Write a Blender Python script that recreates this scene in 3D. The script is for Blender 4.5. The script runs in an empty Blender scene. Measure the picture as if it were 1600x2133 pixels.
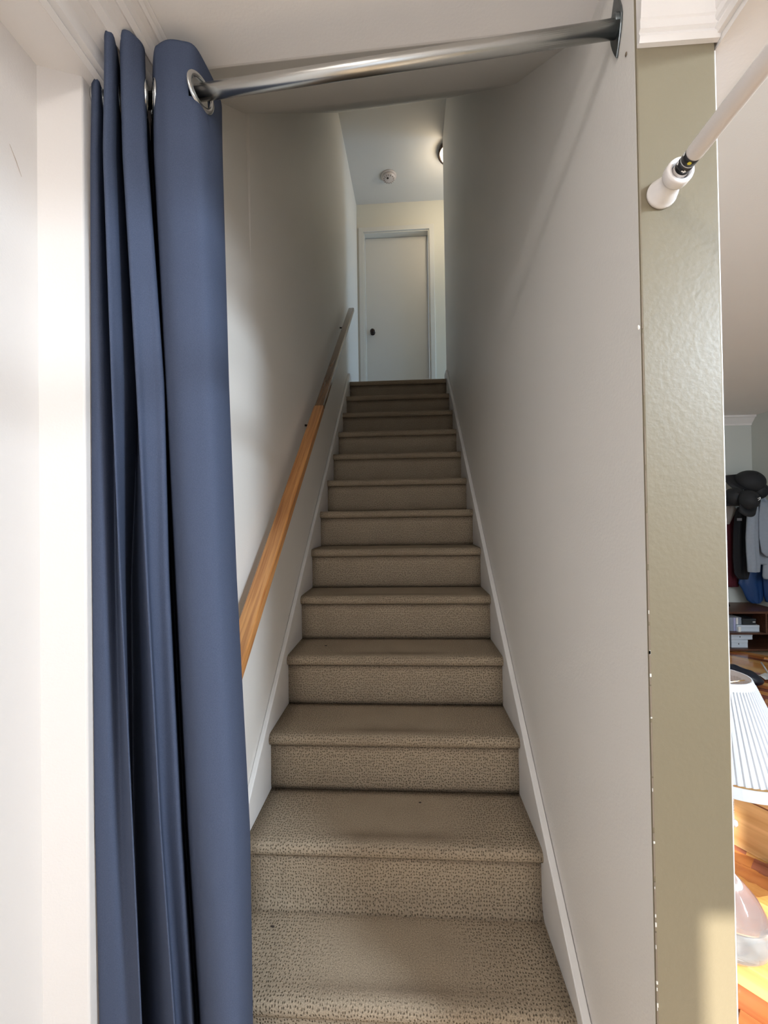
import bpy, bmesh, math, random
from math import sin, cos, pi, radians
from mathutils import Vector, Matrix

C = bpy.context.scene.collection
S = bpy.context.scene

# ------------------------------------------------------------------ camera
W_PX, H_PX, F_PX, EYE = 1600, 2133, 850.0, 1.415
YAW, PITCH, ROLL = .0551, .0101, -.0151
_fw = Vector((-sin(YAW)*cos(PITCH), cos(YAW)*cos(PITCH), sin(PITCH)))
_r = Vector((cos(YAW), sin(YAW), 0)); _u = _r.cross(_fw)
RIGHT = cos(ROLL)*_r + sin(ROLL)*_u
UP = -sin(ROLL)*_r + cos(ROLL)*_u
cam = bpy.data.cameras.new('camera'); co = bpy.data.objects.new('camera', cam); C.objects.link(co)
cam.sensor_fit = 'HORIZONTAL'; cam.sensor_width = 36; cam.lens = 36*F_PX/W_PX; cam.clip_start = .02
m3 = Matrix((RIGHT, UP, -_fw)).transposed()
co.matrix_world = Matrix.Translation((0, 0, EYE)) @ m3.to_4x4()
S.camera = co

def at(px, py, x=None, y=None, z=None):
    "survey helper: world point seen at a photograph pixel on a known plane"
    d = _fw + RIGHT*((px-800)/F_PX) - UP*((py-1066.5)/F_PX)
    if x is not None: t = x/d.x
    elif y is not None: t = y/d.y
    else: t = (z-EYE)/d.z
    return Vector((0, 0, EYE)) + d*t

# ------------------------------------------------------------------ light
S.view_settings.view_transform = 'Standard'; S.view_settings.look = 'None'
S.view_settings.gamma = 1; S.view_settings.use_curve_mapping = False
S.view_settings.exposure = 0.06
wd = bpy.data.worlds.new('daylight'); S.world = wd; wd.use_nodes = True
wd.node_tree.nodes['Background'].inputs[0].default_value = (.72, .84, 1, 1)
wd.node_tree.nodes['Background'].inputs[1].default_value = 1.6

def area(name, loc, direction, sx, sy, power, col):
    l = bpy.data.lights.new(name, 'AREA'); l.shape = 'RECTANGLE'; l.size = sx; l.size_y = sy
    l.energy = power; l.color = col
    o = bpy.data.objects.new(name, l); C.objects.link(o); o.location = loc
    o.rotation_euler = Vector(direction).to_track_quat('-Z', 'Z').to_euler()
    return o
area('daylight_side_window', (3.72, -1.47, 1.98), (-1, .42, -.20), (.42), .85, 68, (.80, .90, 1))
area('added_fill_right_room', (2.05, -.62, 2.44), (-2.2, 1.6, -2.1), .34, .34, 110, (.74, .87, 1))  # added overhead fill with no ceiling opening, brightens the lowest tread
area('daylight_back_window', (.55, -1.72, 1.45), (0, 1, 0), 1.7, 1.3, 4, (.94, .96, 1))
area('daylight_upstairs_window', (2.6, 4.2, 3.15), (-1, .18, 0), .5, .8, 30, (.45, .70, 1))
high = bpy.data.lights.new('high_lamp_behind_camera', 'POINT'); high.energy = 20; high.shadow_soft_size = .045; high.color = (1, .98, .95)
ho = bpy.data.objects.new('high_lamp_behind_camera', high); C.objects.link(ho); ho.location = (-.22, -.75, 2.62)
sun = bpy.data.lights.new('sun', 'SUN'); sun.energy = 11; sun.angle = radians(.7); sun.color = (1, .97, .90)
so = bpy.data.objects.new('sun', sun); C.objects.link(so)
SUN_DIR = Vector((.10, .80, -.42)).normalized()
so.rotation_euler = SUN_DIR.to_track_quat('-Z', 'Y').to_euler()

# ------------------------------------------------------------------ helpers
def tag(o, label=None, cat=None, group=None, kind=None):
    if label: o['label'] = label
    if cat: o['category'] = cat
    if group: o['group'] = group
    if kind: o['kind'] = kind
    return o

def empty(name, loc=(0, 0, 0), label=None, cat=None, group=None, kind=None, rz=0):
    o = bpy.data.objects.new(name, None); C.objects.link(o); o.location = loc
    o.rotation_euler = (0, 0, rz); o.empty_display_size = .05
    return tag(o, label, cat, group, kind)

def obj(name, bm, m, parent=None, smooth=False, bevel=0, seg=2, world=False):
    me = bpy.data.meshes.new(name)
    bmesh.ops.recalc_face_normals(bm, faces=bm.faces[:])
    if smooth:
        for f in bm.faces: f.smooth = True
    bm.to_mesh(me); bm.free()
    if m: me.materials.append(m)
    o = bpy.data.objects.new(name, me); C.objects.link(o)
    if parent is not None:
        o.parent = parent
        if world:                      # mesh was written in world coordinates
            o.matrix_parent_inverse = (Matrix.Translation(parent.location) @ Matrix.Rotation(parent.rotation_euler.z, 4, 'Z')).inverted()
    if bevel:
        b = o.modifiers.new('bevel', 'BEVEL'); b.width = bevel; b.segments = seg; b.limit_method = 'ANGLE'
    return o

def box(bm, x0, x1, y0, y1, z0, z1, rot=None, pivot=None):
    vs = [bm.verts.new((x, y, z)) for z in (z0, z1) for y in (y0, y1) for x in (x0, x1)]
    for a in ((0, 2, 3, 1), (4, 5, 7, 6), (0, 1, 5, 4), (2, 6, 7, 3), (0, 4, 6, 2), (1, 3, 7, 5)):
        bm.faces.new([vs[i] for i in a])
    if rot is not None:
        bmesh.ops.rotate(bm, verts=vs, cent=pivot or (0, 0, 0), matrix=rot)
    return vs

def boxbm(*a, **k):
    bm = bmesh.new(); box(bm, *a, **k); return bm

def hexa(bm, p):                       # 8 points: 4 bottom ring, 4 top ring
    vs = [bm.verts.new(q) for q in p]
    for a in ((3, 2, 1, 0), (4, 5, 6, 7), (0, 1, 5, 4), (1, 2, 6, 5), (2, 3, 7, 6), (3, 0, 4, 7)):
        bm.faces.new([vs[i] for i in a])

def prism(bm, poly, off):              # planar polygon extruded by a vector
    off = Vector(off)
    a = [bm.verts.new(p) for p in poly]; b = [bm.verts.new(Vector(p)+off) for p in poly]
    bm.faces.new(a); bm.faces.new(b[::-1]); n = len(a)
    for i in range(n): bm.faces.new((a[i], b[i], b[(i+1) % n], a[(i+1) % n]))

def loft(bm, rings, closed=True, cap=True):
    R = [[bm.verts.new(p) for p in r] for r in rings]
    n = len(R[0])
    for a, b in zip(R, R[1:]):
        for i in range(n if closed else n-1):
            j = (i+1) % n
            bm.faces.new((a[i], a[j], b[j], b[i]))
    if cap and closed:
        bm.faces.new(R[0][::-1]); bm.faces.new(R[-1])
    return R

def frame_of(d):
    d = Vector(d).normalized(); h = Vector((0, 0, 1)) if abs(d.z) < .9 else Vector((0, 1, 0))
    u = d.cross(h).normalized(); v = u.cross(d).normalized()
    return d, u, v

def lathe(bm, prof, origin, axis, n=32, cap=True):      # prof: (distance along axis, radius)
    d, u, v = frame_of(axis); o = Vector(origin)
    loft(bm, [[o + d*t + (u*cos(2*pi*k/n) + v*sin(2*pi*k/n))*max(r, 1e-4) for k in range(n)] for t, r in prof], cap=cap)

def tube(bm, pts, r, n=12):
    pts = [Vector(p) for p in pts]; rings = []
    u = None
    for i, p in enumerate(pts):
        d = (pts[min(i+1, len(pts)-1)] - pts[max(i-1, 0)]).normalized()
        if u is None: _, u, _v = frame_of(d)
        u = (u - d*u.dot(d)).normalized(); v = d.cross(u)
        rr = r[i] if isinstance(r, (list, tuple)) else r
        rings.append([p + (u*cos(2*pi*k/n)+v*sin(2*pi*k/n))*rr for k in range(n)])
    loft(bm, rings)

def ring(bm, c, axis, R, r, n=32, m=10, flat=1.0):
    d, u, v = frame_of(axis); c = Vector(c); V = []
    for i in range(n):
        a = 2*pi*i/n; e = u*cos(a)+v*sin(a)
        V.append([bm.verts.new(c + e*(R+r*cos(2*pi*j/m)) + d*(flat*r*sin(2*pi*j/m))) for j in range(m)])
    for i in range(n):
        for j in range(m):
            bm.faces.new((V[i][j], V[(i+1) % n][j], V[(i+1) % n][(j+1) % m], V[i][(j+1) % m]))

# ------------------------------------------------------------------ materials
def srgb(r, g, b):
    f = lambda c: (c/255/12.92) if c/255 <= .04045 else ((c/255+.055)/1.055)**2.4
    return (f(r), f(g), f(b), 1)

def mat(name, col, rough=.6, metal=0, noise=0, nscale=40, bump=0, bscale=60, spec=.5, coat=0, detail=4, extra=None):
    m = bpy.data.materials.new(name); m.use_nodes = True; nt = m.node_tree; N = nt.nodes; L = nt.links
    p = N['Principled BSDF']; p.inputs['Roughness'].default_value = rough; p.inputs['Metallic'].default_value = metal
    p.inputs['Base Color'].default_value = col; p.inputs['Specular IOR Level'].default_value = spec
    p.inputs['Coat Weight'].default_value = coat; p.inputs['Coat Roughness'].default_value = .08
    tc = N.new('ShaderNodeTexCoord')
    if noise:
        n = N.new('ShaderNodeTexNoise'); n.inputs['Scale'].default_value = nscale; n.inputs['Detail'].default_value = detail
        L.new(tc.outputs['Object'], n.inputs['Vector'])
        mx = N.new('ShaderNodeMix'); mx.data_type = 'RGBA'
        mx.inputs[6].default_value = [c*(1-noise) for c in col[:3]]+[1]
        mx.inputs[7].default_value = [min(1, c*(1+noise)) for c in col[:3]]+[1]
        L.new(n.outputs['Fac'], mx.inputs[0]); L.new(mx.outputs[2], p.inputs['Base Color'])
    if bump:
        n2 = N.new('ShaderNodeTexNoise'); n2.inputs['Scale'].default_value = bscale; n2.inputs['Detail'].default_value = 6
        L.new(tc.outputs['Object'], n2.inputs['Vector'])
        b = N.new('ShaderNodeBump'); b.inputs['Strength'].default_value = bump; b.inputs['Distance'].default_value = .004
        L.new(n2.outputs['Fac'], b.inputs['Height']); L.new(b.outputs[0], p.inputs['Normal'])
    if extra: extra(m, nt, N, L, p, tc)
    return m

def wood(name, c1, c2, rough, axis='Y', scale=1.0, coat=0, tilt=0):
    m = bpy.data.materials.new(name); m.use_nodes = True; nt = m.node_tree; N = nt.nodes; L = nt.links
    p = N['Principled BSDF']; p.inputs['Roughness'].default_value = rough
    p.inputs['Coat Weight'].default_value = coat; p.inputs['Coat Roughness'].default_value = .1
    tc = N.new('ShaderNodeTexCoord'); mp = N.new('ShaderNodeMapping')
    s = {'X': (2, 40, 40), 'Y': (60, 2.2, 60), 'Z': (40, 40, 2)}[axis]
    mp.inputs['Scale'].default_value = [q*scale for q in s]
    oi = N.new('ShaderNodeObjectInfo'); ad = N.new('ShaderNodeVectorMath'); ad.operation = 'ADD'
    cx = N.new('ShaderNodeCombineXYZ'); ml = N.new('ShaderNodeMath'); ml.operation = 'MULTIPLY'; ml.inputs[1].default_value = 37
    L.new(oi.outputs['Random'], ml.inputs[0])
    for k in range(3): L.new(ml.outputs[0], cx.inputs[k])
    m0 = N.new('ShaderNodeMapping'); m0.inputs['Rotation'].default_value = (tilt, 0, 0)
    L.new(tc.outputs['Object'], m0.inputs['Vector']); L.new(m0.outputs[0], mp.inputs['Vector']); L.new(mp.outputs[0], ad.inputs[0]); L.new(cx.outputs[0], ad.inputs[1])
    n = N.new('ShaderNodeTexNoise'); n.inputs['Scale'].default_value = 1.6; n.inputs['Detail'].default_value = 6; n.inputs['Distortion'].default_value = .6
    L.new(ad.outputs[0], n.inputs['Vector'])
    cr = N.new('ShaderNodeValToRGB'); cr.color_ramp.elements[0].position = .32; cr.color_ramp.elements[0].color = c1
    cr.color_ramp.elements[1].position = .66; cr.color_ramp.elements[1].color = c2
    L.new(n.outputs['Fac'], cr.inputs[0]); L.new(cr.outputs[0], p.inputs['Base Color'])
    b = N.new('ShaderNodeBump'); b.inputs['Strength'].default_value = .12; b.inputs['Distance'].default_value = .002
    L.new(n.outputs['Fac'], b.inputs['Height']); L.new(b.outputs[0], p.inputs['Normal'])
    return m

M_wallwhite = mat('paint_warm_white', (.72, .67, .63, 1), .55, noise=.015, nscale=3, bump=.10, bscale=220)
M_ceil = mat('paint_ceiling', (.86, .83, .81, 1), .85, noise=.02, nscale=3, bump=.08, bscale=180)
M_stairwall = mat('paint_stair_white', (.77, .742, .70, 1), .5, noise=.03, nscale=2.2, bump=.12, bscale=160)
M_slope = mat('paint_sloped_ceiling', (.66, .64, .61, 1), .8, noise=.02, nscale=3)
M_hall = mat('paint_hall_cream', (.74, .71, .62, 1), .6)
M_olive = mat('paint_olive_taupe', srgb(119, 109, 88), .42, noise=.03, nscale=6, bump=.12, bscale=110)
M_trim = mat('paint_gloss_white', (.84, .81, .79, 1), .3, noise=.02, nscale=20, bump=.12, bscale=90)
M_trim2 = mat('paint_stringer_white', (.74, .72, .70, 1), .35, noise=.05, nscale=14, bump=.1, bscale=60)
M_doorw = mat('paint_door', (.72, .70, .65, 1), .45, noise=.01)
M_far = mat('paint_pale_green_grey', (.60, .62, .58, 1), .7)
M_chrome = mat('brushed_chrome', (.50, .50, .48, 1), .27, metal=1)
M_darkmetal = mat('dark_galvanised_metal', (.16, .18, .19, 1), .35, metal=1, noise=.2, nscale=60)
M_bronze = mat('oil_rubbed_bronze', (.035, .022, .018, 1), .35, metal=.7)
M_plastic = mat('white_plastic', (.80, .76, .74, 1), .22)
M_tubew = mat('white_enamel_tube', (.74, .69, .66, 1), .28)
M_black = mat('black_band', (.012, .012, .014, 1), .35)
M_brass = mat('brass', (.75, .55, .25, 1), .3, metal=1)
M_oak = wood('oak_handrail', srgb(158, 98, 50), srgb(205, 146, 86), .35, 'Y', 1.0, coat=.4, tilt=-.725)
M_oakshade = wood('shaded_oak_handrail', srgb(92, 62, 38), srgb(128, 90, 56), .25, 'Y', 1.0, coat=.6, tilt=-.725)  # same oak as the lower rail, shade painted into a darker tone
M_walnut = wood('dark_walnut', srgb(62, 36, 26), srgb(98, 62, 44), .4, 'X')
M_birch = wood('blond_birch', srgb(206, 158, 102), srgb(232, 190, 134), .35, 'X', .5)
M_birchdark = mat('birch_inlay', srgb(140, 92, 66), .5)

# navy curtain cloth: woven twill
def _cloth(m, nt, N, L, p, tc):
    w = N.new('ShaderNodeTexNoise'); w.inputs['Scale'].default_value = 900; w.inputs['Detail'].default_value = 2
    mp = N.new('ShaderNodeMapping'); mp.inputs['Scale'].default_value = (1, 1, .45)
    L.new(tc.outputs['Object'], mp.inputs[0]); L.new(mp.outputs[0], w.inputs['Vector'])
    mx = N.new('ShaderNodeMix'); mx.data_type = 'RGBA'
    mx.inputs[6].default_value = (.043, .056, .095, 1); mx.inputs[7].default_value = (.084, .103, .158, 1)
    L.new(w.outputs['Fac'], mx.inputs[0]); L.new(mx.outputs[2], p.inputs['Base Color'])
    b = N.new('ShaderNodeBump'); b.inputs['Strength'].default_value = .3; b.inputs['Distance'].default_value = .0006
    L.new(w.outputs['Fac'], b.inputs['Height']); L.new(b.outputs[0], p.inputs['Normal'])
    p.inputs['Specular IOR Level'].default_value = .08
M_navy = mat('navy_blackout_cloth', (.07, .1, .17, 1), .85, spec=.2, extra=_cloth)

# berber carpet: loop rows with dark pits, matted and greyed where feet land
def _carpet(m, nt, N, L, p, tc):
    uv = N.new('ShaderNodeUVMap')
    ns = N.new('ShaderNodeTexNoise'); ns.inputs['Scale'].default_value = 30; ns.inputs['Detail'].default_value = 2
    L.new(uv.outputs[0], ns.inputs['Vector'])
    nm = N.new('ShaderNodeMix'); nm.data_type = 'RGBA'; nm.blend_type = 'ADD'; nm.inputs[0].default_value = .008
    L.new(uv.outputs[0], nm.inputs[6]); L.new(ns.outputs['Color'], nm.inputs[7])
    mp = N.new('ShaderNodeMapping'); mp.inputs['Scale'].default_value = (1.12, .9, 1)
    L.new(nm.outputs[2], mp.inputs[0])
    vo = N.new('ShaderNodeTexVoronoi'); vo.feature = 'F1'; vo.voronoi_dimensions = '2D'; vo.inputs['Scale'].default_value = 112; vo.inputs['Randomness'].default_value = .62
    L.new(mp.outputs[0], vo.inputs['Vector'])
    fine = N.new('ShaderNodeTexNoise'); fine.inputs['Scale'].default_value = 330; fine.inputs['Detail'].default_value = 3
    L.new(uv.outputs[0], fine.inputs['Vector'])
    pit = N.new('ShaderNodeMapRange'); pit.inputs[1].default_value = .05; pit.inputs[2].default_value = .30
    L.new(vo.outputs['Distance'], pit.inputs[0])
    # wear: middle of each tread (u = metres across, vertex colour holds tread depth)
    sp = N.new('ShaderNodeSeparateXYZ'); L.new(uv.outputs[0], sp.inputs[0])
    vc = N.new('ShaderNodeVertexColor'); vc.layer_name = 'wear'
    big = N.new('ShaderNodeTexNoise'); big.inputs['Scale'].default_value = 9; big.inputs['Detail'].default_value = 3
    L.new(uv.outputs[0], big.inputs['Vector'])
    sc = N.new('ShaderNodeSeparateColor'); L.new(vc.outputs['Color'], sc.inputs[0])
    wr = N.new('ShaderNodeMath'); wr.operation = 'MULTIPLY_ADD'; wr.inputs[1].default_value = 1.25
    sb = N.new('ShaderNodeMath'); sb.operation = 'SUBTRACT'; sb.inputs[1].default_value = .5
    L.new(big.outputs['Fac'], sb.inputs[0])
    L.new(sc.outputs[0], wr.inputs[0]); L.new(sb.outputs[0], wr.inputs[2]); wr.use_clamp = True
    keep = N.new('ShaderNodeMath'); keep.operation = 'MULTIPLY_ADD'; keep.inputs[1].default_value = -.9; keep.inputs[2].default_value = 1
    L.new(wr.outputs[0], keep.inputs[0])
    pitw = N.new('ShaderNodeMix'); pitw.data_type = 'FLOAT'; pitw.inputs[2].default_value = .78
    L.new(keep.outputs[0], pitw.inputs[0]); L.new(pit.outputs[0], pitw.inputs[3])
    cr = N.new('ShaderNodeValToRGB')
    cr.color_ramp.elements[0].position = 0; cr.color_ramp.elements[0].color = (.155, .118, .080, 1)
    cr.color_ramp.elements[1].position = .85; cr.color_ramp.elements[1].color = (.375, .30, .215, 1)
    L.new(pitw.outputs[0], cr.inputs[0])
    fm = N.new('ShaderNodeMapRange'); fm.inputs[1].default_value = .3; fm.inputs[2].default_value = .7; fm.inputs[3].default_value = .62; fm.inputs[4].default_value = 1.32
    L.new(fine.outputs['Fac'], fm.inputs[0])
    mu = N.new('ShaderNodeMix'); mu.data_type = 'RGBA'; mu.blend_type = 'MULTIPLY'; mu.inputs[0].default_value = 1
    L.new(cr.outputs[0], mu.inputs[6]); L.new(fm.outputs[0], mu.inputs[7])
    # green channel: grime on nosings, plus darker creases and riser tops
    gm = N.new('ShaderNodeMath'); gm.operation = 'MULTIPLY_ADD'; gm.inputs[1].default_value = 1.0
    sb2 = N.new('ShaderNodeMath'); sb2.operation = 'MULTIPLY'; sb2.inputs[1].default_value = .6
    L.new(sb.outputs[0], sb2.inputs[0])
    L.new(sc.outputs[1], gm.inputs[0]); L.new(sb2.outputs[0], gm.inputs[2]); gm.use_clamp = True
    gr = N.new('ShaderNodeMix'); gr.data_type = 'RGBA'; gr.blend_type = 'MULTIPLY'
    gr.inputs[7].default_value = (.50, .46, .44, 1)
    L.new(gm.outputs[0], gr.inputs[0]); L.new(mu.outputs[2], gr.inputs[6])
    L.new(gr.outputs[2], p.inputs['Base Color'])
    b = N.new('ShaderNodeBump'); b.inputs['Distance'].default_value = .004
    bs = N.new('ShaderNodeMath'); bs.operation = 'MULTIPLY'; bs.inputs[1].default_value = .8
    L.new(keep.outputs[0], bs.inputs[0]); L.new(bs.outputs[0], b.inputs['Strength'])
    L.new(pit.outputs[0], b.inputs['Height'])
    b2 = N.new('ShaderNodeBump'); b2.inputs['Distance'].default_value = .0015; b2.inputs['Strength'].default_value = .6
    L.new(fine.outputs['Fac'], b2.inputs['Height']); L.new(b.outputs[0], b2.inputs['Normal']); L.new(b2.outputs[0], p.inputs['Normal'])
M_carpet = mat('berber_carpet', (.4, .33, .23, 1), .95, spec=.1, extra=_carpet)

def struct(name, bm, m, parent=None, **k):
    o = obj(name, bm, m, parent, **k)
    if parent is None: o['kind'] = 'structure'
    return o

# ------------------------------------------------------------------ room shell
ZC = 2.46                    # ceiling of the lower rooms
XL, XR = -.5315, .408        # faces of the stair walls
YF = .724                    # front face of the partition end
YB = -1.8                    # wall behind the camera
XFAR, YFAR = 3.82, 4.72      # right room
T = .10
CEDGE_L, CEDGE_R = .926, .897     # where the flat ceiling stops and the stairwell opens
HC = 5.095                   # upstairs ceiling
RISE, RUN = .206, .2324
NY = lambda n: 1.4657 + RUN*(n-3)    # nosing front
NZ = lambda n: RISE*n+.006                # tread top
YLAND = NY(13)
YEND = 4.76
YRE = 3.97                   # end of the right stair wall

# ceiling of the near room: slab with a softly rounded lip towards the stairwell
bm = bmesh.new()
def ceil_slab(bm, poly, z0, t=.08):
    prism(bm, [(x, y, z0) for x, y in poly], (0, 0, t))
ceil_slab(bm, [(-.95, .45), (.60, .45), (.60, CEDGE_R), (XR+.001, CEDGE_R), (-.56, CEDGE_L), (-.95, CEDGE_L)], ZC)
struct('ceiling', bm, M_ceil, bevel=.012, seg=4)
bm = bmesh.new(); ceil_slab(bm, [(.60, YB-.1), (XFAR+.1, YB-.1), (XFAR+.1, YFAR+.1), (.538, YFAR+.1), (.538, CEDGE_R), (.60, CEDGE_R)], ZC)
struct('ceiling_right_room', bm, M_ceil)

# raised tray of the near room behind the camera
bm = bmesh.new(); ceil_slab(bm, [(-.95, YB-.1), (.70, YB-.1), (.70, .55), (-.95, .55)], 2.85)
struct('ceiling_raised', bm, M_ceil)
bm = bmesh.new(); box(bm, -.95, .70, .452, .54, ZC+.08, 2.85); box(bm, -.83, -.74, YB, .452, ZC, 2.85); box(bm, .60, .70, YB, .452, ZC, 2.85); box(bm, -.83, .70, YB-.1, YB, ZC, 2.85)
struct('trim_8', bm, M_ceil)

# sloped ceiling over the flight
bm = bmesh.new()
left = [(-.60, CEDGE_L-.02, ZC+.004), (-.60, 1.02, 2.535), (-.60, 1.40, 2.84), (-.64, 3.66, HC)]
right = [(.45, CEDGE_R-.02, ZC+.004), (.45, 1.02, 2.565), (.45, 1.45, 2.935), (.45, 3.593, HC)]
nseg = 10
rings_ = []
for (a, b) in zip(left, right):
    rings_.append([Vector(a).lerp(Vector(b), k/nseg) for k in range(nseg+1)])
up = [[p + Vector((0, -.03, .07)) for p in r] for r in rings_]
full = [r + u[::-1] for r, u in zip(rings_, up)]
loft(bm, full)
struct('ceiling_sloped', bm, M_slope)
struct('ceiling_upstairs', boxbm(-.75, 3.1, 3.56, YEND+.1, HC, HC+.08), M_slope)

# left stair wall
bm = bmesh.new()
def lw(y, z, top):
    return (XL - .003*max(0, min(1, (y-1.2)/3)) - top, y, z)
ys = [(1.0, 2.56, .02), (1.395, 2.86, .014), (1.41, 2.87, .004), (2.3, 3.76, .012), (3.64, HC+.02, .03), (YEND+.05, HC+.02, .0)]
inner = []
for y, zt, off in ys:
    inner.append([lw(y, 0, 0), lw(y, min(2.3, zt-.15) if y < 2 else zt-1.0, 0), lw(y, zt-.02, off), lw(y, zt+.05, off)])
cols = [[Vector(p) for p in c] for c in inner]
full = [c + [p + Vector((-T, 0, 0)) for p in c[::-1]] for c in cols]
loft(bm, full)
struct('wall_stair_left', bm, M_stairwall)

# right stair wall (with the olive painted end facing the camera)
bm = bmesh.new()
prof = [(XR, YF+.0005, 0), (XR, YRE, 0), (XR, YRE, HC+.02), (XR, 3.55, HC+.02), (XR, 1.45, 3.0), (XR, .93, 2.56), (XR, YF+.0005, 2.56)]
prism(bm, prof, (.129, 0, 0))
struct('wall_stair_right', bm, M_stairwall)
bm = bmesh.new()
box(bm, XR+.0004, (.5395), YF-.0035, YF+.02, 0, ZC)
struct('wall_end_olive', bm, M_olive, bevel=.003, seg=2)
# white side edge bead of the partition towards the right room
struct('trim_1', boxbm(.5375, .5415, YF-.001, YF+.14, 0, 2.205), M_trim)

# near room: left wall, pier, back wall
XW = -.727
struct('wall_left', boxbm(XW-T, XW, YB, .772, 0, ZC), M_wallwhite)
bm = bmesh.new()
prism(bm, [(XW-.06, .760, 0), (XW, .7705, 0), (-.653, .797, 0), (-.653, .96, 0), (-.55, .9995, 0), (-.62, 1.05, 0), (XW-.06, 1.05, 0)], (0, 0, ZC))
struct('wall_pier_left', bm, M_wallwhite, bevel=.004, seg=3)

def wall_with_hole(bm, x0, x1, y0, y1, h, hx0, hx1, hz0, hz1, along='x'):
    if along == 'x':
        box(bm, x0, hx0, y0, y1, 0, h); box(bm, hx1, x1, y0, y1, 0, h)
        box(bm, hx0, hx1, y0, y1, 0, hz0); box(bm, hx0, hx1, y0, y1, hz1, h)
    else:
        box(bm, x0, x1, y0, hx0, 0, h); box(bm, x0, x1, hx1, y1, 0, h)
        box(bm, x0, x1, hx0, hx1, 0, hz0); box(bm, x0, x1, hx0, hx1, hz1, h)
bm = bmesh.new()
box(bm, XW-T, -.62, YB-T, YB, 0, ZC); box(bm, -.62, -.02, YB-T, YB, 0, .25); box(bm, -.62, -.02, YB-T, YB, 1.33, ZC)
wall_with_hole(bm, -.02, XFAR+T, YB-T, YB, ZC, .13, .95, .75, 2.13)
struct('wall_back', bm, M_wallwhite)
bm = bmesh.new(); wall_with_hole(bm, XFAR, XFAR+T, YB, YFAR+T, ZC, -1.72, -1.22, 1.5, 2.42, 'y')
struct('wall_right', bm, M_far)
struct('wall_far', boxbm(.5375, XFAR, YFAR, YFAR+T, 0, ZC), M_far)
struct('wall_partition_right_room', boxbm(.5375, .5410, YF+.14, YFAR, 0, ZC), M_far)

def window(n, x0, x1, y0, y1, z0, z1, along):
    e = empty(f'window_{n}', ((x0+x1)/2, (y0+y1)/2, z0), kind='structure')
    bm = bmesh.new(); f = .035
    if along == 'x':
        for b in ((x0, x0+f, z0, z1), (x1-f, x1, z0, z1), (x0, x1, z0, z0+f), (x0, x1, z1-f, z1)): box(bm, b[0], b[1], y0, y1, b[2], b[3])
    else:
        for b in ((y0, y0+f, z0, z1), (y1-f, y1, z0, z1), (y0, y1, z0, z0+f), (y0, y1, z1-f, z1)): box(bm, x0, x1, b[0], b[1], b[2], b[3])
    obj('window_frame', bm, M_trim, e, world=True)
window(1, .13, .95, YB-.07, YB-.03, .75, 2.13, 'x')
window(3, -.62, -.02, YB-.07, YB-.03, .25, 1.33, 'x')  # unseen low window, added so sun bounces off the floor onto the ceiling
window(2, XFAR+.03, XFAR+.07, -1.72, -1.22, 1.5, 2.42, 'y')

# ---- mouldings
# left header: soffit board with crown up to the ceiling
def sweep_y(bm, prof, y0, y1):         # prof (x,z)
    prism(bm, [(x, y0, z) for x, z in prof], (0, y1-y0, 0))
struct('trim_2', boxbm(XW-.01, -.632, YB, .99, 2.33, ZC), M_trim)
a, b = Vector((-.632, 2.330)), Vector((-.503, ZC))
d = (b-a); n2 = Vector((d.y, -d.x)).normalized()
fr = [(0, 0), (.0, .006), (.06, .010), (.07, .004), (.13, .008), (.17, .001), (.25, -.009), (.34, -.010), (.41, -.003), (.42, .004), (.50, .006), (.53, .001),
      (.60, -.003), (.665, -.001), (.67, .005), (.74, .005), (.76, -.001), (.83, -.006), (.885, -.002), (.89, .004), (.93, .005), (.935, .001), (.985, .004), (1.0, .0)]
prof = [tuple(a + d*t + n2*o) for t, o in fr] + [(-.64, ZC)]
bm = bmesh.new(); sweep_y(bm, prof, YB, .985)
struct('trim_3', bm, M_trim)

# right header over the wide opening, parallel to the partition
ZH = 2.21
struct('trim_4', boxbm(.544, .622, YB, .86, ZH, ZC), M_trim)
def crown_small(z0, z1, dep):
    return [(0, z0), (.007, z0+.001), (.010, z0+.010), (.007, z0+.018), (.011, z0+.022), (.011, z0+.035), (.013, z0+.038),
            (.016, z0+.065), (.024, z0+.092), (.034, z0+.108), (.036, z0+.112), (.036, z0+.125), (.042, z0+.130), (.048, z0+.160), (.062, z0+.19), (dep, z1-.012), (dep, z1), (0, z1)]
cp = crown_small(2.216, ZC, .075)
# along the header (faces left)
bm = bmesh.new()
hp = crown_small(2.222, ZC, .06)
hp = [(.544-u, z) for u, z in hp]
sweep_y(bm, hp, YB, YF-.002)
struct('trim_5', bm, M_trim)
# across the partition end (faces the camera)
bm = bmesh.new()
prism(bm, [(XR+.002, YF-.0035-u, z) for u, z in cp], (.5415-XR, 0, 0))
struct('trim_6', bm, M_trim)
# far crown in the right room
bm = bmesh.new()
prism(bm, [(1.0, YFAR-u, z) for u, z in [(0, 2.36), (.008, 2.36), (.01, 2.375), (.03, 2.40), (.055, 2.435), (.07, 2.44), (.07, ZC), (0, ZC)]], (XFAR-1.0, 0, 0))
struct('trim_7', bm, M_trim)

# floors
M_floorplain = mat('floor_boards_plain', srgb(190, 165, 135), .3, noise=.2, nscale=8)
struct('floor', boxbm(XW-.1, XFAR+.1, YB-.1, YFAR+.1, -.06, -.012), M_floorplain)

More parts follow.
